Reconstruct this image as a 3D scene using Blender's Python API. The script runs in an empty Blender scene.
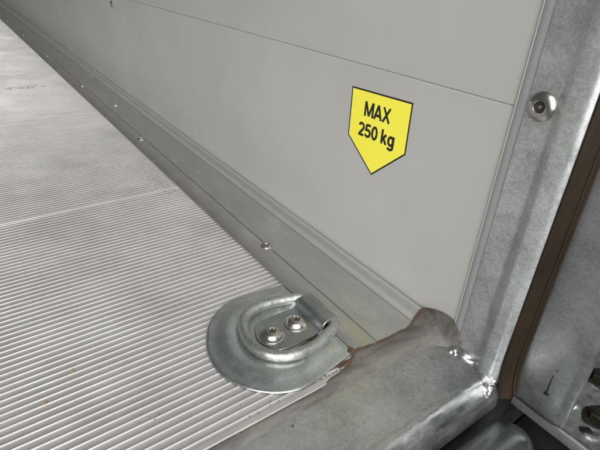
import bpy, bmesh, math, random
from mathutils import Vector, Matrix, noise

random.seed(7)
S = bpy.context.scene
COL = S.collection
MM = 0.001                      # everything below is laid out in millimetres

# ------------------------------------------------------------------ camera
cam_d = bpy.data.cameras.new('camera')
cam = bpy.data.objects.new('camera', cam_d)
COL.objects.link(cam)
rot = Matrix(((0.81704611, 0.24605738, -0.52143208),
              (-0.57437941, 0.42615631, -0.6989128),
              (0.05023892, 0.87054383, 0.48951965)))
cam.matrix_world = Matrix.Translation((0, 0, 0.3)) @ rot.to_4x4()
cam_d.sensor_width = 36
cam_d.lens = 464.73 / 600 * 36
cam_d.clip_start = 0.01
cam_d.clip_end = 200
S.camera = cam

# ------------------------------------------------------------------ light
W = bpy.data.worlds.new('World')
S.world = W
W.use_nodes = True
bg = W.node_tree.nodes['Background']
bg.inputs[0].default_value = (0.95, 0.98, 1.0, 1)
bg.inputs[1].default_value = 0.10


def area(name, loc, target, sx, sy, power, col=(1, 1, 1)):
    d = bpy.data.lights.new(name, 'AREA')
    d.shape = 'RECTANGLE'
    d.size, d.size_y = sx, sy
    d.energy = power
    d.color = col
    o = bpy.data.objects.new(name, d)
    COL.objects.link(o)
    o.location = loc
    o.rotation_euler = (Vector(target) - Vector(loc)).to_track_quat('-Z', 'Y').to_euler()
    return o


area('daylight_through_rear_opening', (-0.7, -1.0, 1.2), (-0.2, 0.6, 0.4), 2.2, 2.7, 93, (1.0, 0.99, 0.965))
roof = area('daylight_through_roof', (-0.35, 2.75, 1.9), (-0.35, 2.75, 0.0), 1.2, 3.7, 7.0, (1.0, 0.985, 0.975))
roof.data.spread = math.radians(24)

S.view_settings.view_transform = 'Standard'
S.view_settings.look = 'None'
S.view_settings.exposure = 0
S.view_settings.gamma = 1
S.render.engine = 'CYCLES'


# ------------------------------------------------------------------ materials
class NT:
    def __init__(self, name):
        self.m = bpy.data.materials.new(name)
        self.m.use_nodes = True
        self.t = self.m.node_tree
        self.p = self.t.nodes['Principled BSDF']
        self.tc = self.t.nodes.new('ShaderNodeTexCoord')

    def n(self, kind, **kw):
        x = self.t.nodes.new('ShaderNode' + kind)
        for k, v in kw.items():
            setattr(x, k, v)
        return x

    def l(self, a, b):
        self.t.links.new(a, b)

    def coord(self, scale=(1, 1, 1), space='Object'):
        mp = self.n('Mapping')
        mp.inputs['Scale'].default_value = scale
        self.l(self.tc.outputs[space], mp.inputs[0])
        return mp.outputs[0]

    def noise(self, scale, detail=4, rough=.55, stretch=(1, 1, 1), dist=0):
        x = self.n('TexNoise')
        x.inputs['Scale'].default_value = scale
        x.inputs['Detail'].default_value = detail
        x.inputs['Roughness'].default_value = rough
        x.inputs['Distortion'].default_value = dist
        self.l(self.coord(stretch), x.inputs['Vector'])
        return x.outputs[0]

    def ramp(self, src, stops):
        r = self.n('ValToRGB')
        el = r.color_ramp.elements
        while len(el) < len(stops):
            el.new(.5)
        for e, (p, c) in zip(el, stops):
            e.position = p
            e.color = (c, c, c, 1) if isinstance(c, (int, float)) else (*c, 1)
        self.l(src, r.inputs[0])
        return r.outputs[0]

    def mix(self, fac, a, b, mode='MIX'):
        x = self.n('Mix', data_type='RGBA', blend_type=mode)
        for i, v in ((0, fac), (6, a), (7, b)):
            if isinstance(v, (int, float)):
                x.inputs[i].default_value = v if i == 0 else (v, v, v, 1)
            elif isinstance(v, tuple):
                x.inputs[i].default_value = (*v, 1)
            else:
                self.l(v, x.inputs[i])
        return x.outputs[2]

    def bump(self, src, strength, dist):
        b = self.n('Bump')
        b.inputs['Strength'].default_value = strength
        b.inputs['Distance'].default_value = dist
        self.l(src, b.inputs['Height'])
        if self.p.inputs['Normal'].is_linked:
            self.l(self.p.inputs['Normal'].links[0].from_socket, b.inputs['Normal'])
        self.l(b.outputs[0], self.p.inputs['Normal'])

    def set(self, **kw):
        for k, v in kw.items():
            s = self.p.inputs[k.replace('_', ' ')]
            if isinstance(v, (int, float)):
                s.default_value = v
            elif isinstance(v, tuple):
                s.default_value = (*v, 1)
            else:
                self.l(v, s)
        return self


def galvanised(name, base=(.40, .415, .42), metal=.75, rough=(.30, .55), speck=.25, scale=1.0, spots=.5):
    a = NT(name)
    big = a.noise(18 * scale, 5, .6, dist=.4)
    fine = a.noise(900 * scale, 3, .75)
    v = a.n('TexVoronoi')
    v.inputs['Scale'].default_value = 420 * scale
    a.l(a.coord(), v.inputs['Vector'])
    c = a.mix(a.ramp(big, [(.3, 0), (.7, 1)]), tuple(x * .78 for x in base), tuple(min(1, x * 1.18) for x in base))
    c = a.mix(speck, c, a.ramp(v.outputs['Color'], [(.1, .15), (.9, .75)]), 'OVERLAY')
    c = a.mix(speck, c, a.ramp(fine, [(.35, .1), (.65, .85)]), 'OVERLAY')
    dark = a.ramp(a.noise(75 * scale, 4, .7), [(.70, 0), (.76, 1)])
    mul = a.n('Math', operation='MULTIPLY')
    mul.inputs[1].default_value = spots
    a.l(dark, mul.inputs[0])
    c = a.mix(mul.outputs[0], c, (.10, .10, .095))
    a.set(Base_Color=c, Metallic=metal, Roughness=a.ramp(a.noise(60 * scale, 4, .65), [(.3, rough[0]), (.7, rough[1])]))
    a.bump(fine, .10, .0006)
    a.bump(a.noise(30 * scale, 3, .5), .25, .002)
    return a.m


M = {}
M['galv'] = galvanised('galvanised_steel')
M['galv_post'] = galvanised('galvanised_steel_grainy', (.57, .592, .594), .66, (.28, .42), .28, 1.2, .35)
M['galv_plate'] = galvanised('galvanised_steel_smooth', (.40, .415, .42), .92, (.34, .48), .16, .9, .7)
M['tube'] = galvanised('galvanised_tube', (.24, .25, .255), .95, (.26, .38), .12, .9, .6)  # base darkened: shade of the lower right corner put into the colour
M['galv_dull'] = galvanised('galvanised_steel_dull', (.33, .34, .335), .65, (.36, .55), .14, .9, .5)
M['galv_shiny'] = galvanised('molten_zinc', (.62, .63, .63), .95, (.24, .38), .10, 1.0, .5)
M['strap'] = galvanised('zinc_plated_strap', (.34, .365, .365), .9, (.28, .42), .16, 1.4, .6)
M['lug'] = galvanised('lumpy_zinc', (.62, .63, .63), .9, (.18, .32), .18, 1.0, .8)
M['zinc'] = galvanised('zinc_plated_steel', (.56, .60, .59), .95, (.26, .40), .14, 1.2, .5)
m_ = galvanised('galvanised_sill', (.54, .556, .555), .96, (.34, .48), .18, .9, .5)
t_ = m_.node_tree
p_ = t_.nodes['Principled BSDF']
at_ = t_.nodes.new('ShaderNodeAttribute')
at_.attribute_name = 'weld_shine'
tn_ = t_.nodes.new('ShaderNodeTexNoise')
tn_.inputs['Scale'].default_value = 75
tn_.inputs['Detail'].default_value = 5
tn_.inputs['Roughness'].default_value = .65
mp_ = t_.nodes.new('ShaderNodeMapping')
mp_.inputs['Scale'].default_value = (.35, 1, 1)
t_.links.new(t_.nodes['Texture Coordinate'].outputs['Object'], mp_.inputs[0])
t_.links.new(mp_.outputs[0], tn_.inputs['Vector'])
rp_ = t_.nodes.new('ShaderNodeMapRange')
rp_.inputs[1].default_value, rp_.inputs[2].default_value = .36, .60
t_.links.new(tn_.outputs[0], rp_.inputs[0])
fac_ = t_.nodes.new('ShaderNodeMath')
fac_.operation = 'MULTIPLY'
t_.links.new(at_.outputs['Fac'], fac_.inputs[0])
t_.links.new(rp_.outputs[0], fac_.inputs[1])
for sock, val in (('Base Color', (.68, .69, .69, 1)), ('Metallic', 1.0), ('Roughness', .2)):  # front edge highlight painted in as lighter, glossier zinc over the weld
    mx = t_.nodes.new('ShaderNodeMix')
    mx.data_type = 'RGBA'
    t_.links.new(fac_.outputs[0], mx.inputs[0])
    if p_.inputs[sock].is_linked:
        t_.links.new(p_.inputs[sock].links[0].from_socket, mx.inputs[6])
    else:
        mx.inputs[6].default_value = (p_.inputs[sock].default_value,) * 3 + (1,)
    mx.inputs[7].default_value = val if isinstance(val, tuple) else (val, val, val, 1)
    t_.links.new(mx.outputs[2], p_.inputs[sock])
M['galv_sill'] = m_
M['ring_zinc'] = galvanised('worn_zinc_ring', (.44, .455, .44), .85, (.30, .48), .28, 1.6, .45)

a = NT('bare_aluminium_floor')
stain = a.ramp(a.noise(9, 5, .65, (1, 1, 1)), [(.35, (.41, .40, .396)), (.65, (.52, .51, .506))])
streak = a.ramp(a.noise(60, 3, .6, (.05, 1, 1)), [(.3, .85), (.7, 1.0)])
c = a.mix(.5, stain, streak, 'MULTIPLY')
grime = a.ramp(a.noise(30, 6, .75), [(.62, 0), (.80, .4)])
c = a.mix(grime, c, (.40, .36, .33))
c = a.mix(a.ramp(a.noise(7, 6, .7), [(.50, 0), (.72, .45)]), c, (.47, .44, .42))
c = a.mix(a.ramp(a.noise(220, 5, .8), [(.66, 0), (.74, .6)]), c, (.28, .24, .21))
a.set(Base_Color=c, Metallic=.42, Roughness=a.ramp(a.noise(14, 5, .7), [(.32, .36), (.68, .62)]))
a.bump(a.noise(500, 2, .6, (.08, 1, 1)), .06, .0005)
M['floor'] = a.m

a = NT('grey_anodised_wall')
c = a.mix(a.ramp(a.noise(5, 4, .6), [(.35, 0), (.65, 1)]), (.44, .435, .42), (.475, .47, .455))
c = a.mix(a.ramp(a.noise(55, 6, .75), [(.66, 0), (.74, .18)]), c, (.33, .32, .30))
c = a.mix(a.ramp(a.noise(140, 2, .5, (1, .35, 1)), [(.74, 0), (.77, .25)]), c, (.58, .57, .55))
a.set(Base_Color=c, Metallic=.12, Roughness=a.ramp(a.noise(22, 4, .6), [(.3, .36), (.7, .48)]))
a.bump(a.noise(700, 2, .5, (1, .002, 1)), .03, .0003)
M['wall'] = a.m

a = NT('anodised_trim')
c = a.mix(a.ramp(a.noise(28, 6, .7, (1, .4, 1)), [(.38, 0), (.66, 1)]), (.55, .55, .53), (.62, .62, .60))
c = a.mix(a.ramp(a.noise(20, 6, .75, (1, .5, 1)), [(.54, 0), (.66, .45)]), c, (.78, .775, .76))
c = a.mix(a.ramp(a.noise(75, 6, .8), [(.62, 0), (.74, .5)]), c, (.34, .32, .28))
a.set(Base_Color=c, Metallic=.95, Roughness=a.ramp(a.noise(35, 5, .7), [(.3, .30), (.7, .44)]))
a.bump(a.noise(260, 4, .6), .12, .0005)
M['trim'] = a.m

a = NT('aluminium_bead')
a.set(Base_Color=a.mix(a.ramp(a.noise(60, 5, .7, (1, .3, 1)), [(.35, 0), (.7, 1)]), (.63, .625, .61), (.67, .66, .64)), Metallic=.78,
      Roughness=a.ramp(a.noise(80, 4, .6), [(.3, .36), (.7, .42)]))
M['bead'] = a.m

a = NT('edge_strip')
a.set(Base_Color=(.36, .365, .372), Metallic=.25, Roughness=.45)
a.bump(a.noise(120, 3, .6), .1, .0006)
M['strip'] = a.m

a = NT('stainless')
a.set(Base_Color=a.mix(a.ramp(a.noise(240, 3, .6), [(.3, 0), (.7, 1)]), (.46, .44, .42), (.60, .58, .55)), Metallic=1.0, Roughness=.28)
M['steel'] = a.m
a = NT('dark_socket')
a.set(Base_Color=(.025, .024, .022), Roughness=.7)
M['socket'] = a.m
a = NT('screw_worn')
a.set(Base_Color=a.mix(a.ramp(a.noise(300, 3, .6), [(.35, 0), (.65, 1)]), (.22, .21, .19), (.5, .49, .47)), Metallic=.9, Roughness=.36)
M['screw'] = a.m

a = NT('grey_sealant')
c = a.mix(a.ramp(a.noise(38, 6, .7, (.35, 1, 1), .5), [(.38, 0), (.62, 1)]), (.058, .054, .047), (.132, .125, .114))
c = a.mix(a.ramp(a.noise(110, 5, .7, (.25, 1, 1)), [(.62, 0), (.72, .5)]), c, (.11, .10, .09))
at = a.n('Attribute', attribute_name='rust')
rf = a.n('Math', operation='MULTIPLY')
a.l(at.outputs['Fac'], rf.inputs[0])
a.l(a.ramp(a.noise(160, 4, .7), [(.38, 0), (.55, 1)]), rf.inputs[1])
c = a.mix(rf.outputs[0], c, (.085, .044, .02))
a.set(Base_Color=c, Roughness=.55)
a.bump(a.noise(90, 5, .65, (.4, 1, 1)), .45, .0016)
a.bump(a.noise(600, 3, .6), .15, .0004)
M['sealant'] = a.m

a = NT('brown_rubber')
a.set(Base_Color=a.mix(a.ramp(a.noise(70, 5, .7, (1, 1, .15)), [(.35, 0), (.7, 1)]), (.013, .009, .005), (.028, .019, .011)), Roughness=.55)
a.p.inputs['Specular IOR Level'].default_value = .18
a.bump(a.noise(300, 3, .6), .12, .0005)
M['rubber'] = a.m
a = NT('yellow_vinyl')
a.set(Base_Color=a.mix(a.ramp(a.noise(160, 6, .75), [(.58, 0), (.74, .55)]), (.93, .86, .07), (.86, .82, .30)), Roughness=.38)
M['yellow'] = a.m
a = NT('black_print')
a.set(Base_Color=(.012, .012, .012), Roughness=.45)
M['black'] = a.m
a = NT('pale_scuff')
a.set(Base_Color=(.78, .78, .76), Roughness=.6, Alpha=a.ramp(a.noise(200, 3, .6), [(.40, 0), (.64, .55)]))
M['scuff'] = a.m
a = NT('dark_scuff')
a.set(Base_Color=(.10, .09, .08), Roughness=.7, Alpha=a.ramp(a.noise(120, 4, .7), [(.45, 0), (.6, .7)]))
M['dscuff'] = a.m
a = NT('rusty_dirt')
a.set(Base_Color=a.mix(a.ramp(a.noise(260, 5, .7), [(.4, 0), (.62, 1)]), (.035, .022, .013), (.15, .085, .045)), Roughness=.9)
a.bump(a.noise(500, 4, .7), .5, .0008)
M['rust'] = a.m
a = NT('brown_grit')
a.set(Base_Color=(.20, .15, .10), Roughness=.9)
M['grit'] = a.m
a = NT('orange_crumb')
a.set(Base_Color=(.34, .22, .09), Roughness=.85)
M['crumb'] = a.m
a = NT('black_grit')
a.set(Base_Color=(.05, .045, .04), Roughness=.85)
M['dgrit'] = a.m
a = NT('flat_black')
a.set(Base_Color=(.012, .011, .01), Roughness=.8)  # flat black for the thin line and round dot on the hinge plate
M['flat_black'] = a.m
a = NT('rusty_bolt')
a.set(Base_Color=a.mix(a.ramp(a.noise(150, 4, .7), [(.4, 0), (.6, 1)]), (.010, .010, .009), (.035, .026, .018)), Metallic=.4, Roughness=.45)
M['bolt'] = a.m
a = NT('gap_shade_dark')
a.set(Base_Color=a.mix(a.ramp(a.noise(30, 4, .6), [(.35, 0), (.65, 1)]), (.012, .012, .012), (.035, .035, .033)), Metallic=.2, Roughness=.6)  # near-black colour stands in for the shade inside the gap
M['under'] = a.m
a = NT('asphalt')
a.set(Base_Color=a.mix(a.ramp(a.noise(90, 5, .7), [(.3, 0), (.7, 1)]), (.03, .03, .03), (.075, .073, .07)), Roughness=.9)
a.bump(a.noise(120, 4, .7), .5, .004)
M['asphalt'] = a.m


# ------------------------------------------------------------------ helpers
def tag(o, label=None, cat=None, group=None, kind=None):
    for k, v in (('label', label), ('category', cat), ('group', group), ('kind', kind)):
        if v:
            o[k] = v
    return o


def empty(name, loc=(0, 0, 0)):
    o = bpy.data.objects.new(name, None)
    o.empty_display_size = .02
    o.location = Vector(loc) * MM
    COL.objects.link(o)
    return o


def link(name, verts, faces, mat, parent=None, smooth=False, origin=None):
    """verts in world mm; the object's origin is put at origin (mm)."""
    if origin is None:
        n = len(verts)
        origin = Vector((sum(v[0] for v in verts) / n, sum(v[1] for v in verts) / n, min(v[2] for v in verts)))
    origin = Vector(origin)
    me = bpy.data.meshes.new(name)
    me.from_pydata([(Vector(v) - origin) * MM for v in verts], [], faces)
    bm = bmesh.new()
    bm.from_mesh(me)
    bmesh.ops.remove_doubles(bm, verts=bm.verts, dist=1e-7)
    bmesh.ops.recalc_face_normals(bm, faces=bm.faces)
    bm.to_mesh(me)
    bm.free()
    if smooth:
        me.polygons.foreach_set('use_smooth', [True] * len(me.polygons))
        if smooth != 'full':
            me.set_sharp_from_angle(angle=math.radians(38))
    me.materials.append(M[mat])
    o = bpy.data.objects.new(name, me)
    COL.objects.link(o)
    o.location = origin * MM
    if parent:
        o.parent = parent
        o.location = origin * MM - world_loc(parent)
    return o


def world_loc(o):
    v = Vector(o.location)
    while o.parent:
        o = o.parent
        v += o.location
    return v


def copy_part(o, parent, loc):
    c = o.copy()
    COL.objects.link(c)
    c.parent = parent
    c.location = Vector(loc) * MM - (world_loc(parent) if parent else Vector())
    return c


def extrude(profile, stations, place, closed=True):
    """profile: 2-D points; place(p, s) -> 3-D. Returns verts, faces of a capped prism."""
    n = len(profile)
    vs = [place(p, s) for s in stations for p in profile]
    fs = []
    for k in range(len(stations) - 1):
        for i in range(n if closed else n - 1):
            j = (i + 1) % n
            fs.append((k * n + i, k * n + j, (k + 1) * n + j, (k + 1) * n + i))
    if closed:
        fs.append(tuple(range(n))[::-1])
        fs.append(tuple((len(stations) - 1) * n + i for i in range(n)))
    return vs, fs


def box(x0, x1, y0, y1, z0, z1, b=0):
    if not b:
        vs = [(x, y, z) for x in (x0, x1) for y in (y0, y1) for z in (z0, z1)]
        return vs, [(0, 1, 3, 2), (4, 6, 7, 5), (0, 4, 5, 1), (2, 3, 7, 6), (0, 2, 6, 4), (1, 5, 7, 3)]
    bm = bmesh.new()
    bmesh.ops.create_cube(bm, size=1)
    for v in bm.verts:
        v.co = Vector(((x0 + x1) / 2 + v.co.x * (x1 - x0), (y0 + y1) / 2 + v.co.y * (y1 - y0), (z0 + z1) / 2 + v.co.z * (z1 - z0)))
    bmesh.ops.bevel(bm, geom=bm.edges[:], offset=b, segments=3, profile=.5, affect='EDGES')
    vs = [tuple(v.co) for v in bm.verts]
    bm.verts.index_update()
    fs = [tuple(v.index for v in f.verts) for f in bm.faces]
    bm.free()
    return vs, fs


def frame(axis):
    a = Vector(axis).normalized()
    t = Vector((0, 0, 1)) if abs(a.z) < .9 else Vector((1, 0, 0))
    u = a.cross(t).normalized()
    return u, a.cross(u), a


def lathe(center, axis, prof, seg=40, lobes=None):
    """prof: (radius, height); lobes: {index: (count, amount)} gives a ring a lobed outline."""
    u, v, a = frame(axis)
    c = Vector(center)
    vs, fs = [], []
    for k, (r, h) in enumerate(prof):
        for i in range(seg):
            th = 2 * math.pi * i / seg
            rr = r
            if lobes and k in lobes:
                cnt, am = lobes[k]
                rr = r * (1 + am * math.cos(cnt * th))
            vs.append(tuple(c + u * rr * math.cos(th) + v * rr * math.sin(th) + a * h))
    for k in range(len(prof) - 1):
        for i in range(seg):
            j = (i + 1) % seg
            fs.append((k * seg + i, k * seg + j, (k + 1) * seg + j, (k + 1) * seg + i))
    fs.append(tuple((len(prof) - 1) * seg + i for i in range(seg)))
    return vs, fs


def spline(pts, n=8, closed=False):
    out = []
    m = len(pts)
    P = [Vector(p) for p in pts]
    for i in range(m if closed else m - 1):
        p0, p1, p2, p3 = (P[(i - 1) % m] if closed or i else P[0]), P[i], P[(i + 1) % m], (P[(i + 2) % m] if closed or i + 2 < m else P[-1])
        for k in range(n):
            t = k / n
            out.append(.5 * ((2 * p1) + (p2 - p0) * t + (2 * p0 - 5 * p1 + 4 * p2 - p3) * t * t + (3 * p1 - p0 - 3 * p2 + p3) * t ** 3))
    if not closed:
        out.append(P[-1])
    return out


def tube(path, rad, seg=14, closed=False, wob=0, freq=.2):
    vs, fs = [], []
    n = len(path)
    for i, p in enumerate(path):
        q0 = path[(i - 1) % n] if closed or i else path[0]
        q1 = path[(i + 1) % n] if closed or i < n - 1 else path[-1]
        u, v, a = frame(q1 - q0)
        r = rad(i / (n - 1)) if callable(rad) else rad
        for k in range(seg):
            th = 2 * math.pi * k / seg
            d = u * math.cos(th) + v * math.sin(th)
            q = p + d * r
            if wob:
                q = p + d * (r + wob * noise.noise(q * freq))
            vs.append(tuple(q))
    for i in range(n if closed else n - 1):
        for k in range(seg):
            a_, b_ = i * seg, ((i + 1) % n) * seg
            j = (k + 1) % seg
            fs.append((a_ + k, a_ + j, b_ + j, b_ + k))
    if not closed:
        fs.append(tuple(range(seg)))
        fs.append(tuple((n - 1) * seg + k for k in range(seg)))
    return vs, fs


def arange(a0, a1, st):
    n = max(1, int(round((a1 - a0) / st)))
    return [a0 + (a1 - a0) * i / n for i in range(n + 1)]


# key planes (mm): floor ribs' tops z=0, wall face x=XW, floor ends at y=YF
XW, YF, XT, SILL = 322.0, 199.0, 227.5, -6.0

# ------------------------------------------------------------------ ground
vs, fs = box(-40000, 40000, -40000, 40000, -520, -450)
tag(link('ground', vs, fs, 'asphalt', origin=(0, 0, -450)), kind='structure')

# ------------------------------------------------------------------ floor of ribbed planks
floor = tag(empty('floor', (-200, YF, 0)), kind='structure')
PITCH = 7.0


def plank_profile(y0, y1, first=False):
    p = [(y0 + .35, -2.4)]
    if first:
        p += [(y0 + .1, -.6), (y0 + .6, -.05), (y0 + 5.0, -.05), (y0 + 5.4, -.9)]
        y = y0 + 9.0
    else:
        p += [(y0 + .9, -.45), (y0 + 1.5, .02), (y0 + 3.0, .02), (y0 + 3.8, -.9)]
        y = y0 + 7.0
    while y < y1 - 6.0:
        for dy, z in ((-1.3, -.9), (-.8, -.68), (-.48, -.28), (-.22, -.05), (0, 0), (.22, -.05), (.48, -.28), (.8, -.68), (1.3, -.9)):
            p.append((y + dy, z))
        y += PITCH
    p += [(y1 - 3.0, -.9), (y1 - 2.5, -.25), (y1 - .8, -.2), (y1 - .35, -.5), (y1 - .35, -2.4)]
    p += [(y1 - .35, -22), (y0 + .35, -22)]
    return p


edges = [YF, 615, 1053, 1491, 1929, 2367, 2805, 3243, 3681, 4119, 4557, 4995]
for i, (y0, y1) in enumerate(zip(edges, edges[1:])):
    prof = plank_profile(y0, y1, i == 0)
    dz = (0, .1, -.1, .15, 0, -.1, .1, 0, .1, -.1, 0)[i]
    vs, fs = extrude(prof, [-900, 262], lambda p, s: (s, p[0], p[1] + dz))
    link('floor_plank', vs, fs, 'floor', floor, smooth=True, origin=(-200, y0, 0))

# ------------------------------------------------------------------ side wall of two broad panels
wall = tag(empty('side_wall', (XW + 10, 180, 0)), 'light grey metal side wall of broad flat panels, carrying the yellow sticker', 'wall')
for z0, z1 in ((-4, 217.8), (218.3, 620), (620.5, 1150), (1150.5, 1700)):
    prof = [(XW + .9, z0), (XW, z0 + .9), (XW, z1 - .7), (XW + .7, z1), (XW + 20, z1), (XW + 20, z0)]
    vs, fs = extrude(prof, [178.6] + arange(300, 5000, 400), lambda p, s: (p[0], s, p[1]))
    link('wall_panel', vs, fs, 'wall', wall, origin=(XW + 10, 180, z0))
vs, fs = box(XW + .8, XW + 18, 179, 5000, 217.6, 218.5)
link('panel_joint', vs, fs, 'strip', wall)


def ribbon(name, pts, w, mat, parent, up=Vector((0, 0, 1)), off=Vector((-.12, 0, 0)), nrm=Vector((-1, 0, 0))):
    path = spline(pts, 7)
    vs, fs = [], []
    for i, p in enumerate(path):
        d = (path[min(i + 1, len(path) - 1)] - path[max(i - 1, 0)]).normalized()
        s = d.cross(nrm).normalized()
        t = i / (len(path) - 1)
        ww = w * (.25 + .75 * math.sin(math.pi * min(1, max(0, t))) ** .6) * (1 + .35 * noise.noise(p * .15))
        vs += [tuple(p + s * ww + off), tuple(p - s * ww + off)]
    fs = [(2 * i, 2 * i + 1, 2 * i + 3, 2 * i + 2) for i in range(len(path) - 1)]
    return link(name, vs, fs, mat, parent)


for pts, w in (
        ([(XW, 736, 126), (XW, 742, 108), (XW, 749, 88), (XW, 765, 66), (XW, 782, 55), (XW, 806, 53)], 1.3),
        ([(XW, 810, 55), (XW, 850, 57), (XW, 900, 60), (XW, 960, 52), (XW, 1030, 42)], .8),
        ([(XW, 786, 186), (XW, 790, 178), (XW, 799, 170)], 2.0),
        ([(XW, 1489, 118), (XW, 1465, 104), (XW, 1440, 96), (XW, 1415, 84)], 6),
        ([(XW, 1520, 96), (XW, 1470, 84), (XW, 1430, 78)], 4),
        ([(XW, 584.5, 129.6), (XW, 583.8, 128)], .9),
        ([(XW, 470, 60), (XW, 476, 58.5), (XW, 484, 59)], .6),
        ([(XW, 436, 254), (XW, 440, 249), (XW, 441, 246)], 1.2),
        ([(XW, 264, 98), (XW, 260, 97), (XW, 255, 95)], .5),
        ([(XW, 620, 150), (XW, 600, 146), (XW, 575, 147)], .5)):
    ribbon('scuff_mark', pts, w, 'scuff', wall)
vs, fs = lathe((XW, 1186, 200), (-1, 0, 0), [(7, 0), (7, 1), (5, 3), (2, 3.6), (1.8, 2.2)], 20)
link('rivet', vs, fs, 'screw', wall, smooth=True)

# ------------------------------------------------------------------ kick trim along the foot of the wall
trim = tag(empty('kick_trim', (275, 212, 0)), 'flat grey metal kick strip screwed down along the foot of the wall', 'trim')
ys = [208.5] + arange(230, 650, 35) + arange(700, 5000, 250)


def wav(y):
    return .35 * noise.noise(Vector((y * .012, 3.1, 0)))


prof = [(XT, .25), (XT + .2, 1.5), (XT + .9, 2.0), (252.7, 2.25), (253.1, 1.4), (253.6, .25)]
vs, fs = extrude(prof, ys, lambda p, s: (p[0], s, p[1] + wav(s)))
link('screw_flange', vs, fs, 'trim', trim, smooth=True)
prof = [(253.9, .25), (254.0, 1.7), (254.5, 2.4), (275, 2.6), (296, 2.8), (300.6, 2.9), (301.6, .3)]
vs, fs = extrude(prof, ys, lambda p, s: (p[0], s, p[1] + wav(s)))
link('face_strip', vs, fs, 'trim', trim, smooth=True)
prof = [(301.9, .3), (302.0, 2.6), (303.2, 3.4), (306.5, 3.9), (309.5, 4.9), (312, 6.6), (314.4, 8.2), (316.8, 9.0), (318.9, 8.6), (320.2, 7.0), (320.7, 4), (320.7, .3)]
vs, fs = extrude(prof, ys, lambda p, s: (p[0], s, p[1] + wav(s)))
link('round_bead', vs, fs, 'bead', trim, smooth=True)

pan = [(7.2, -.3), (7.2, .5), (6.9, 1.0), (5.6, 1.9), (4.0, 2.4), (2.6, 2.55), (2.3, 2.2), (2.1, .6)]
first = None
for x, y in ((252.5, 403), (247.5, 838), (250, 1290), (248, 1735), (247, 2210), (247, 2670), (247, 3120)):
    if first is None:
        vs, fs = lathe((x, y, 2.2), (0, 0, 1), pan, 30, {5: (6, .10), 6: (6, .14), 7: (6, .14)})
        first = link('screw', vs, fs, 'screw', trim, smooth=True, origin=(x, y, 2.2))
        vs, fs = lathe((x, y, 2.85), (0, 0, 1), [(2.15, -.05), (2.1, .05)], 12)
        fsoc = link('socket', vs, fs, 'socket', first, origin=(x, y, 2.2))
    else:
        c = copy_part(first, trim, (x, y, 2.2))
        copy_part(fsoc, c, (x, y, 2.2))
vs, fs = lathe((271, 1078, 2.7), (0, 0, 1), [(4.2, -.3), (4.0, .6), (2.6, 1.5), (.8, 1.7)], 16)
link('rivet', vs, fs, 'bead', trim, smooth=True)

# ------------------------------------------------------------------ rear sill
sill = tag(empty('rear_sill', (0, 160, -40)), 'dull galvanised steel sill with rounded front edge across the floor end', 'sill')
prof = [(216, SILL - 10), (216, SILL)] + [(y, SILL) for y in arange(214, 144, 3.5)] + [(142, -6.0), (140.3, -5.9), (138.6, -5.4), (136.8, -4.6), (134.8, -4.1), (132.4, -4.2), (130, -5.0), (127.6, -6.8), (125.3, -9.2), (123.4, -12.2), (121.9, -15.6), (120.9, -19.5), (120.3, -24), (120, -32), (120.6, -36), (123, -39), (130, -40), (216, -40)]


def sill_place(p, s):
    y, z = p
    top = .7 * noise.noise(Vector((s * .018, y * .03, z * .03)) + Vector((5, 0, 0)))
    rough = 0
    if y < 141 and z > -16:
        rough = 1.3 * noise.noise(Vector((s * .035, y * .12, z * .1))) + .7 * noise.noise(Vector((s * .12, y * .3, z * .25))) + .3 * noise.noise(Vector((s * .35, y * .6, z * .5)))
    return (s, y + rough * .5, z + top * .6 + rough * .9)


sx_ = arange(-700, 0, 25) + arange(2, 317, 1.8)
vs, fs = extrude(prof, sx_, sill_place)
beam = link('sill_beam', vs, fs, 'galv_sill', sill, smooth='full', origin=(0, 160, -40))
ea = beam.data.attributes.new('weld_shine', 'FLOAT', 'POINT')  # mask for the painted highlight along the front edge
for v, d in zip(beam.data.vertices, ea.data):
    c = v.co / MM + Vector((0, 160, -40))
    lim = 138.5 + 1.6 * noise.noise(Vector((c.x * .05, 0, 0)))
    d.value = max(0.0, min(1.0, (lim - c.y) / 4)) * max(0.0, min(1.0, (c.z + 19) / 6))


def lump(name, c, r, seed, mat, parent):
    bm = bmesh.new()
    bmesh.ops.create_icosphere(bm, subdivisions=4, radius=1)
    for v in bm.verts:
        k = 1 + .45 * noise.noise(v.co * 1.1 + Vector((seed, 0, 0))) + .10 * noise.noise(v.co * 2.6 + Vector((0, seed, 0)))
        v.co = Vector((c[0] + v.co.x * k * r[0], c[1] + v.co.y * k * r[1], c[2] + v.co.z * k * r[2]))
    bm.verts.index_update()
    vs = [tuple(v.co) for v in bm.verts]
    fs = [tuple(v.index for v in f.verts) for f in bm.faces]
    bm.free()
    return link(name, vs, fs, mat, parent, smooth='full')


# weld lumps where the sill meets the corner post
for c, r, seed in (((317, 161, -5), (6, 12, 4.6), 1.3), ((313, 169, -5.5), (5, 5, 3), 7.7), ((311, 133, -6.5), (8, 10, 5.5), 4.2), ((306, 127, -11), (8, 6, 7), 9.1)):
    lump('weld_bead', c, r, seed, 'galv_shiny', sill)
for x, y, r in ((142, 184.7, .9), (288.6, 174.8, .7), (303, 167.2, .7), (262, 160, .4), (228, 170, .4), (190, 158, .4)):
    vs, fs = lathe((x, y, SILL + .25), (0, 0, 1), [(r * 1.3, -.6), (r, .2), (r * .5, .5), (.1, .6)], 9)
    link('grit_speck', vs, fs, 'dgrit', sill, smooth=True)

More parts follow.
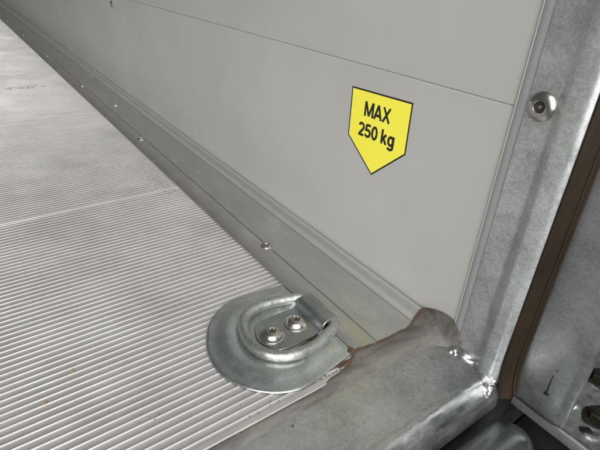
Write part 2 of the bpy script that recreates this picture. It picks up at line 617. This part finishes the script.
# ------------------------------------------------------------------ sealant between floor end and sill
top = [(-700, 198.9, -1.4), (-200, 198.9, -1.4), (60, 198.9, -1.4), (120, 198.9, -1.4), (150, 198.9, -1.3), (172, 199, -.9), (190, 202.5, .5), (212, 205, 1.0), (229, 214.5, 3.0),
       (240, 213, 3.2), (255, 211.2, 3.4), (275, 210.5, 3.5), (295, 211, 3.8), (305, 214.5, 6.2), (315, 216, 10.6), (320.7, 214, 11.5), (321.3, 206, 15.5), (321.2, 195, 18.8), (321, 184, 19), (319.4, 176, 15.5), (318, 171, 6)]
bot = [(-700, 191.5, -6.2), (-200, 191.5, -6.2), (60, 191.5, -6.2), (120, 191, -6.2), (150, 191, -6.2), (180, 190.5, -6.2), (205, 190, -6.2), (222, 190, -6.2), (229, 189.8, -6.2),
       (240, 189.5, -6.2), (255, 189, -6.2), (275, 188.5, -6.2), (290, 187.5, -6.2), (298, 185.5, -6.2), (304, 183, -6.2), (308, 180, -6.2), (311, 177.5, -6.2), (313, 175, -6.2), (314.5, 172.8, -6.2), (316, 171, -6.2), (317.5, 169.5, -6)]
T, B = spline(top, 10), spline(bot, 10)
NV = 12
vs, fs, rust = [], [], []
for i, (t, b) in enumerate(zip(T, B)):
    jag = .9 * noise.noise(Vector((t.x * .13, t.y * .1, 1))) + .6 * noise.noise(Vector((t.x * .45, t.y * .4, 4)))
    for k in range(NV + 1):
        f = k / NV
        p = t.lerp(b, f)
        d = (b - t)
        bulge = math.sin(math.pi * f)
        n = Vector((-.25 if t.x > 300 else 0, -.55, .85))
        amp = .7 + 2.5 * min(1, max(0, (t.x - 165) / 50))
        p = p + n * (bulge * amp + (.7 * noise.noise(Vector((p.x * .06, p.y * .2, p.z * .2)))) * (f < .97))
        if f < .35 and t.x > 165:
            p.y += jag * (1 - f / .35)
        if k == 0:
            p.z -= .8
        vs.append(tuple(p))
        e = max(0.0, 1 - f / .2)
        rust.append(e * 1.2 if 165 < t.x < 321 else e * .25)
m = NV + 1
for i in range(len(T) - 1):
    for k in range(NV):
        fs.append((i * m + k, i * m + k + 1, (i + 1) * m + k + 1, (i + 1) * m + k))
seal = link('sealant_strip', vs, fs, 'sealant', smooth='full', origin=(0, 195, -6))
at = seal.data.attributes.new('rust', 'FLOAT', 'POINT')
if len(seal.data.vertices) == len(rust):
    at.data.foreach_set('value', rust)
tag(seal, 'smeared brownish grey sealant strip along the floor end, lumped against the wall foot', 'sealant')

# ------------------------------------------------------------------ corner post
post = tag(empty('corner_post', (330, 148, SILL)), 'folded galvanised corner post beside the wall end, with one round bolt', 'post')
prof = [(318.2, 171), (318, 170.4), (318, 153.5), (317.8, 151.6), (317.0, 149.8), (315.6, 148.0), (311.4, 143.4), (310.0, 141.6), (309.2, 139.8), (308.9, 138), (308.7, 131.6),
        (308.9, 129.6), (309.6, 127.6), (310.8, 126.0), (312.4, 124.9), (314.6, 124.4), (338, 124.2), (338, 171)]
zs = arange(-6.5, 30, 4) + arange(40, 720, 20)


def post_place(p, s):
    k = .35 * noise.noise(Vector((p[0] * .03, p[1] * .05, s * .02)))
    return (p[0] + k, p[1], s)


vs, fs = extrude(prof, zs, post_place)
link('folded_channel', vs, fs, 'galv_post', post, smooth=True, origin=(330, 148, SILL))
prof = [(XW - .2, 179.6), (XW - 1.6, 179.4), (XW - 2.2, 178.6), (XW - 2.4, 172.6), (XW - 2.0, 171.6), (XW + 6, 171.5), (XW + 6, 178.4)]
vs, fs = extrude(prof, arange(2, 720, 40), lambda p, s: (p[0], p[1], s))
link('edge_strip', vs, fs, 'strip', post, smooth=True)
vs, fs = box(XW - 1.7, XW - .02, 179.7, 180.9, 14, 720, .25)
link('strip_lip', vs, fs, 'wall', post)
bc = (318, 160.3, 223.8)
vs, fs = lathe(bc, (-1, 0, 0), [(10.2, -.3), (10.2, .6), (9.8, 1.2), (8.4, 2.3), (6.6, 3.1), (5.0, 3.5), (4.3, 3.5), (4.0, 3.1), (3.6, .8)], 40)
bolt = link('bolt', vs, fs, 'steel', post, smooth=True)
vs, fs = lathe((316.8, 160.3, 223.8), (-1, 0, 0), [(3.7, 0), (3.6, .4)], 16)
link('socket', vs, fs, 'socket', bolt)
vs, fs = lathe((316.5, 160.3, 223.8), (-1, 0, 0), [(1.1, 0), (1.1, 1.0), (.6, 1.3)], 12)
link('pin', vs, fs, 'screw', bolt, smooth=True)

# ------------------------------------------------------------------ rubber door seal
ds = tag(empty('door_seal', (320, 118, -16)), 'dark brown rubber door seal with two lips running up the post', 'seal')


def seal_place(p, s):
    b = max(0.0, (26 - s) / 44.0)
    return (p[0] + .6 * b * b, p[1] - 6.5 * b * b + .25 * noise.noise(Vector((s * .03, p[0] * .2, 0))), s)


zs = arange(-17.5, 40, 3) + arange(50, 720, 15)
for prof in ([(311.6, 125.0), (311.4, 123.8), (312.2, 122.6), (319.6, 118.3), (320.8, 118.0), (321.3, 118.8), (321.0, 121.6), (316, 125.2)],
             [(323.0, 119.6), (323.1, 118.1), (323.7, 117.6), (325.3, 117.0), (325.8, 117.4), (325.9, 121.5), (323.0, 122.5)],
             [(326.9, 118.6), (327.0, 117.2), (327.5, 116.8), (328.9, 116.2), (329.5, 116.5), (329.6, 121), (326.9, 122)]):
    vs, fs = extrude(prof, zs if prof[0][0] < 320 else [z + 3 for z in zs], seal_place)
    link('seal_lip', vs, fs, 'rubber', ds, smooth=True)
vs, fs = extrude([(320.5, 123.2), (321.3, 121.8), (327.8, 120.6), (328.4, 122.6)], zs, seal_place)
link('seal_web', vs, fs, 'rubber', ds)

# ------------------------------------------------------------------ hinge plate right of the seal
hp = tag(empty('hinge_plate', (332, 95, -22)), 'smooth galvanised upright plate right of the brown seal, with rolled edge', 'plate')
prof = [(330, 124.6), (330, 118), (330, 110), (330, 100), (330, 92), (330.1, 84), (330.4, 79.5), (331.2, 76), (332.8, 73.4), (335.2, 72), (338, 72), (340, 73.4), (340, 77), (337, 78), (334.5, 82), (334, 90), (334, 124.6)]


def hp_place(p, s):
    # lower corner of the plate is cut off at the rolled edge
    z = s
    if s < -18:
        z = s
    k = .9 * noise.noise(Vector((p[0] * .02, p[1] * .03, s * .02)))
    return (p[0] + k, p[1], z)


vs, fs = extrude(prof, arange(-22, 30, 4) + arange(40, 720, 16), hp_place)
link('sheet', vs, fs, 'galv_plate', hp, smooth='full')
run = spline([(330.1, 91.5, 3.5), (330.1, 91.9, 12), (330.1, 92, 21), (330.1, 91, 30), (330.1, 90, 37)], 8)
vs, fs = tube(run, lambda t: .75 * (1 - t) + .2, 8, wob=.4, freq=.6)
link('zinc_run', vs, fs, 'flat_black', hp, smooth='full')
vs, fs = lathe((330.4, 91.6, 3.0), (-1, 0, 0), [(2.8, 0), (2.4, .4), (1.4, .6), (.3, .7)], 12, {0: (3, .2), 1: (5, .15)})
link('drain_hole', vs, fs, 'flat_black', hp, smooth=True)
# ------------------------------------------------------------------ hinge bracket bottom right
hb = tag(empty('hinge_bracket', (400, 70, -36)), 'bright lumpy galvanised hinge bracket with dark bolts at the lower right', 'bracket')
xs_, ys_ = arange(337, 490, 1.5), arange(18, 116, 1.5)
vs, fs = [], []
for x in xs_:
    for y in ys_:
        vs.append((x, y, -23 + 4.0 * noise.noise(Vector((x * .05, y * .05, 0))) + 2.2 * noise.noise(Vector((x * .11, y * .13, 3))) + .5 * noise.noise(Vector((x * .4, y * .4, 7)))))
ny = len(ys_)
for i in range(len(xs_) - 1):
    for j in range(ny - 1):
        fs.append((i * ny + j, i * ny + j + 1, (i + 1) * ny + j + 1, (i + 1) * ny + j))
link('top_face', vs, fs, 'lug', hb, smooth='full')
vs, fs = box(336, 490, 16, 117, -38, -26.5, 1.5)
link('body', vs, fs, 'galv_dull', hb, smooth=True)
for x, y, r in ((370, 60, 8.5), (417, 80, 8.5)):
    vs, fs = lathe((x, y, -22), (0, 0, 1), [(r * 1.45, -2), (r * 1.45, 1.2), (r * 1.3, 1.6), (r * .5, 1.7)], 28)
    b_ = link('bolt', vs, fs, 'bolt', hb, smooth=True)
    vs, fs = lathe((x, y, -20.4), (0, 0, 1), [(r * 1.08, 0), (r * 1.08, 5.6), (r * .92, 6.4), (r * .1, 6.5)], 6)
    link('hex_head', vs, fs, 'bolt', b_)
vs, fs = lathe((350, 59.5, -22.6), (0, 0, 1), [(5, -1), (4.4, .3), (2, .9), (.3, 1)], 14, {0: (3, .2), 1: (4, .15)})
link('rust_lump', vs, fs, 'bolt', hb, smooth=True)

# ------------------------------------------------------------------ hinge tube in front of the sill
path = [Vector((x, 92, -41)) for x in (60, 120, 180, 240, 270, 290)] + [Vector((290 + 26 * math.sin(t), 92, -41)) for t in arange(.15, 1.5, .15)]


def trad(i):
    return 22.0


vs, fs = [], []
seg = 36
for q in path:
    k = max(0, (q.x - 290) / 26)
    r = 22 * math.sqrt(max(.0, 1 - k * k * .98))
    for j in range(seg):
        th = 2 * math.pi * j / seg
        vs.append((q.x, q.y + r * math.cos(th), q.z + r * math.sin(th)))
for i in range(len(path) - 1):
    for j in range(seg):
        k = (j + 1) % seg
        fs.append((i * seg + j, i * seg + k, (i + 1) * seg + k, (i + 1) * seg + j))
fs += [tuple(range(seg)), tuple((len(path) - 1) * seg + j for j in range(seg))]
ht = tag(link('hinge_tube', vs, fs, 'tube', smooth=True, origin=(200, 92, -63)), 'round-ended grey steel tube in the dark gap below the sill', 'tube')

# ------------------------------------------------------------------ near-black beam added to darken the gap below the sill
uf = tag(empty('gap_shade_beam', (0, 150, -130)), 'near-black beam added as shade deep in the gap under the sill', 'beam')
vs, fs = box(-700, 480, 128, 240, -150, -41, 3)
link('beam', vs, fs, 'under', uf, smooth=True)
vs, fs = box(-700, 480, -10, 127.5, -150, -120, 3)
link('gap_shade_floor', vs, fs, 'under', uf, smooth=True)

# ------------------------------------------------------------------ lashing ring
lr = tag(empty('lashing_ring', (190, 268, 0)), 'galvanised tie-down D-ring on a round-ended base plate with two dome screws', 'tie-down ring')
outline = [(226.5, 328.8), (210.6, 331.8), (190.4, 334.2), (172, 335.4), (158, 331.4), (146.2, 324.6), (136, 316), (129.2, 307), (121.6, 293), (116.8, 279), (115.3, 262), (118.0, 246), (126.3, 230), (136, 219), (147.5, 210.5), (163, 205.4), (181, 205.6), (203, 209.6), (224, 213.4)]
O = [v for v in spline([(x, y, 0) for x, y in outline], 6)]
O += [Vector((226.5, 214.5, 0))] + [Vector((226.8, y, 0)) for y in arange(225, 320, 9)] + [Vector((226.8, 327, 0))]
C = Vector((196, 268, 0))
rings = [(.94, .05), (.99, .08), (1.0, .35), (1.0, 1.3), (.99, 1.9), (.96, 2.2), (.92, 2.4), (.88, 3.0), (.83, 4.3), (.78, 5.6), (.73, 6.1), (.67, 5.6), (.61, 4.4), (.55, 3.2), (.48, 2.6), (.42, 2.5), (.25, 2.5), (.05, 2.5)]
vs, fs = [], []
n = len(O)
for s, z in rings:
    for p in O:
        q = C + (p - C) * s
        vs.append((q.x, q.y, z + .18 * noise.noise(Vector((q.x * .05, q.y * .05, 0)))))
for k in range(len(rings) - 1):
    for i in range(n):
        j = (i + 1) % n
        fs.append((k * n + i, k * n + j, (k + 1) * n + j, (k + 1) * n + i))
fs.append(tuple((len(rings) - 1) * n + i for i in range(n)))
link('base_plate', vs, fs, 'zinc', lr, smooth='full', origin=(190, 268, 0))
rp = [(223, 297.5), (212, 301), (197, 304), (179, 305), (164, 299), (155, 285), (151.5, 267), (155, 250), (166, 238.5), (182, 233.5), (200, 234.5), (214, 239), (226, 244), (231, 252), (231.5, 265), (231, 280), (230.5, 293)]
path = spline([(x, y - 1, 7.6 + (.6 if x < 200 else 0)) for x, y in rp], 8, True)
vs, fs = tube(path, 5.3, 18, True, .35, .25)
link('ring', vs, fs, 'ring_zinc', lr, smooth='full')
for c, r, seed in (((230, 247.5, 9.5), (3.4, 2.6, 2.6), 2.2), ((222.5, 296, 8.5), (2.2, 2.4, 1.8), 5.1)):
    lump('rust_spot', c, r, seed, 'rust', lr)
lump('dirt_pocket', (205, 243.5, 2.6), (17, 2.6, .9), 8.4, 'rust', lr)
lump('dirt_pocket', (226, 216.5, 1.8), (4, 4.5, 1.0), 3.3, 'rust', lr)
lump('dirt_pocket', (212, 208.5, .1), (9, 2.2, .6), 6.3, 'rust', lr)
# strap with rounded end, folded over the ring's bar
prof = [(160, 6.0), (160, 8.0)]
half = lambda x: 21.5 if x > 180 else 21.5 * math.sqrt(max(.0, 1 - ((180 - x) / 19.0) ** 2)) * .55 + 21.5 * .45 * min(1, (x - 161) / 6.0 if x > 161 else .02)
st = [(x, 4.9) for x in (161.2, 162, 163.5, 165.5, 168, 171, 175, 180, 188, 196, 204, 212)]
hump = [(214.0, 4.9), (215.4, 5.6), (216.4, 7.4), (217.3, 10.2), (218.6, 12.6), (220.6, 14.0), (223.4, 14.5), (228, 14.6), (232.4, 14.2), (235.4, 12.6), (237.4, 9.5), (238, 6), (238, 2.6)]
yc = lambda x: 268 + max(0, x - 212) * .08
vs, fs = [], []
rows = st + hump
for i, (x, z) in enumerate(rows):
    h = half(x)
    # thickness direction
    a_ = Vector(rows[max(i - 1, 0)]); b_ = Vector(rows[min(i + 1, len(rows) - 1)])
    d = (b_ - a_).normalized()
    nx, nz = d.y, -d.x       # downwards / inwards
    e = .5
    for yy, kk in ((-h, .5), (-h + e, 0), (0, 0), (h - e, 0), (h, .5), (h, 2.0), (0, 2.2), (-h, 2.0)):
        vs.append((x + nx * kk, yc(x) + yy, z + nz * kk))
for i in range(len(rows) - 1):
    for k in range(8):
        j = (k + 1) % 8
        fs.append((i * 8 + k, i * 8 + j, (i + 1) * 8 + j, (i + 1) * 8 + k))
fs += [tuple(range(8)), tuple((len(rows) - 1) * 8 + k for k in range(8))]
link('strap', vs, fs, 'strap', lr, smooth=True)
dome = [(11.6, -.2), (11.6, .7), (11.1, 1.1), (9.9, 1.2), (9.6, 1.9), (8.7, 3.4), (7.0, 4.8), (5.0, 5.6), (3.5, 5.9), (3.2, 5.7), (3.0, 3.6)]
for x, y in ((174.8, 266.8), (202.6, 268.6)):
    vs, fs = lathe((x, y, 4.9), (0, 0, 1), dome, 42, {8: (6, .12), 9: (6, .17), 10: (6, .17)})
    sc = link('dome_screw', vs, fs, 'steel', lr, smooth=True)
    vs, fs = lathe((x, y, 8.6), (0, 0, 1), [(3.05, 0), (2.85, .1)], 14)
    link('socket', vs, fs, 'socket', sc)

# ------------------------------------------------------------------ sticker
stk = tag(empty('warning_sticker', (XW, 315, 114)), 'yellow pointed sticker with black border reading MAX 250 kg on the wall', 'sticker')


def poly(name, pts, x, th, mat, parent):
    nn = len(pts)
    vs = [(x, y, z) for y, z in pts] + [(x - th, y, z) for y, z in pts]
    fs = [tuple(range(nn)), tuple(range(nn, 2 * nn))] + [(i, (i + 1) % nn, nn + (i + 1) % nn, nn + i) for i in range(nn)]
    return link(name, vs, fs, mat, parent)


pent = [(356.4, 195.5), (274.8, 198.1), (273.9, 149.7), (314.2, 114.3), (355.7, 145.5)]
cy = sum(p[0] for p in pent) / 5
cz = sum(p[1] for p in pent) / 5
inner = []
nn = len(pent)
for i in range(nn):        # inset by 2.1 mm
    p0, p1, p2 = Vector(pent[i - 1]), Vector(pent[i]), Vector(pent[(i + 1) % nn])
    d0, d1 = (p1 - p0).normalized(), (p2 - p1).normalized()
    n0, n1 = Vector((-d0.y, d0.x)), Vector((-d1.y, d1.x))
    cc = Vector((cy, cz))
    if (cc - p1).dot(n0) < 0: n0 = -n0
    if (cc - p1).dot(n1) < 0: n1 = -n1
    b_ = (n0 + n1).normalized()
    inner.append(tuple(p1 + b_ * 1.6 / max(.3, b_.dot(n0))))
poly('border', pent, XW - .05, .15, 'black', stk)
poly('yellow_face', inner, XW - .21, .1, 'yellow', stk)


ell = lambda cx, cy, rx, ry, a0, a1, n=18: [(cx + rx * math.cos(math.radians(a0 + (a1 - a0) * i / n)), cy + ry * math.sin(math.radians(a0 + (a1 - a0) * i / n))) for i in range(n + 1)]
W_ = .188
GL = {  # strokes on a cap height of 1, advance width
    'M': (.92, [[(.10, 0), (.10, 1)], [(.82, 0), (.82, 1)], [(.13, .98), (.46, .06)], [(.79, .98), (.46, .06)]]),
    'A': (.80, [[(.08, 0), (.40, .97)], [(.72, 0), (.40, .97)], [(.18, .28), (.62, .28)]]),
    'X': (.74, [[(.08, 0), (.66, 1)], [(.66, 0), (.08, 1)]]),
    '2': (.62, [ell(.30, .68, .215, .235, 165, -35) + [(.12, .09)], [(.05, .085), (.56, .085)]]),
    '5': (.62, [[(.53, .91), (.16, .91)], [(.175, .95), (.115, .46)], [(.13, .50)] + ell(.29, .325, .225, .24, 125, -160)]),
    '0': (.62, [ell(.30, .5, .205, .415, 0, 360, 30)]),
    ' ': (.26, []),
    'k': (.60, [[(.12, 0), (.12, 1)], [(.14, .25), (.46, .70)], [(.25, .42), (.50, 0)]]),
    'g': (.64, [ell(.29, .36, .20, .28, 0, 360, 26), [(.50, .72), (.50, -.04)] + ell(.29, -.05, .21, .17, 0, -160, 14)]),
}


def text(s, y0, y1, z0, z1, name, tilt=.032):
    total = sum(GL[c][0] for c in s)
    sx, sz = (y0 - y1) / (total - .08), (z1 - z0)
    x = -.04
    vs, fs = [], []
    layer = 0
    for ch in s:
        adv, strokes = GL[ch]
        for st_ in strokes:
            layer += 1
            P2 = [Vector(p) for p in st_]
            base = len(vs)
            for i, p in enumerate(P2):
                a_, b_ = P2[max(i - 1, 0)], P2[min(i + 1, len(P2) - 1)]
                d = (b_ - a_).normalized()
                nrm = Vector((-d.y, d.x)) * W_ / 2
                for q in (p + nrm, p - nrm):
                    q = Vector((q.x, min(max(q.y, -.32), 1.0) if q.y > .5 or q.y < -.2 else q.y))
                    w = (x + q.x) * sx
                    vs.append((XW - .34 - .004 * layer, y0 - w, z0 + q.y * sz + w * tilt))
            fs += [(base + 2 * i, base + 2 * i + 1, base + 2 * i + 3, base + 2 * i + 2) for i in range(len(P2) - 1)]
        x += adv
    return link(name, vs, fs, 'black', stk)


text('MAX', 334.6, 299.6, 170.9, 185.6, 'lettering')
text('250 kg', 340.4, 289.6, 149.8, 164.0, 'lettering')

# ------------------------------------------------------------------ loose dirt on the floor
def crumb(name, x, y, z, r, mat, label):
    vs, fs = [], []
    bm = bmesh.new()
    bmesh.ops.create_icosphere(bm, subdivisions=1, radius=r)
    for v in bm.verts:
        v.co *= 1 + .35 * noise.noise(v.co * .9 + Vector((x, y, 0)))
        v.co.z = v.co.z * .6
    vs = [(v.co.x + x, v.co.y + y, v.co.z + z) for v in bm.verts]
    fs = [tuple(v.index for v in f.verts) for f in bm.faces]
    bm.free()
    return tag(link(name, vs, fs, mat, smooth=True), label, 'crumb')


crumb('crumb', -7.5, 300, -.3, 1.9, 'crumb', 'larger orange-brown crumb on the ribbed floor, nearer the lower left')
crumb('crumb', 16.7, 323.7, -.3, 1.6, 'crumb', 'smaller orange-brown crumb on the ribbed floor, nearer the ring plate')


def scatter(name, mat, label, spots):
    vs, fs = [], []
    for cx, cy_, sx, sy, cnt, r in spots:
        for _ in range(cnt):
            x, y = random.gauss(cx, sx), random.gauss(cy_, sy)
            if x > 300 or y < YF + 1:
                continue
            z = .1 if x < XT - 1 else 3.1
            rr = r * random.uniform(.5, 1.3)
            b = len(vs)
            th = random.random() * 6
            for k in range(5):
                w = th + k * 1.2566
                q = rr * random.uniform(.7, 1.3)
                vs.append((x + q * math.cos(w), y + q * math.sin(w), z - .9))
            vs.append((x, y, z + rr * .5))
            fs += [(b + k, b + (k + 1) % 5, b + 5) for k in range(5)]
    return tag(link(name, vs, fs, mat, origin=(0, 400, 0)), label, 'dirt', kind='stuff')


scatter('sandy_grit', 'grit', 'sandy brown grit scattered on the floor beside the kick strip', [(208, 640, 9, 30, 260, .5), (190, 690, 26, 60, 160, .5), (165, 800, 55, 120, 60, .6), (215, 205, 12, 3, 30, .7), (170, 206, 25, 3, 20, .6), (285, 245, 9, 16, 26, .28), (270, 330, 14, 60, 16, .28)])
scatter('dark_grit', 'dgrit', 'tiny dark specks of dirt strewn over the ribbed floor', [(60, 300, 90, 60, 16, .28), (120, 240, 40, 18, 34, .26), (150, 700, 60, 200, 18, .45), (120, 1337, 26, 6, 70, 1.2), (56.9, 242.7, 2.5, 2, 12, .3), (205, 204, 14, 2, 50, .4)])
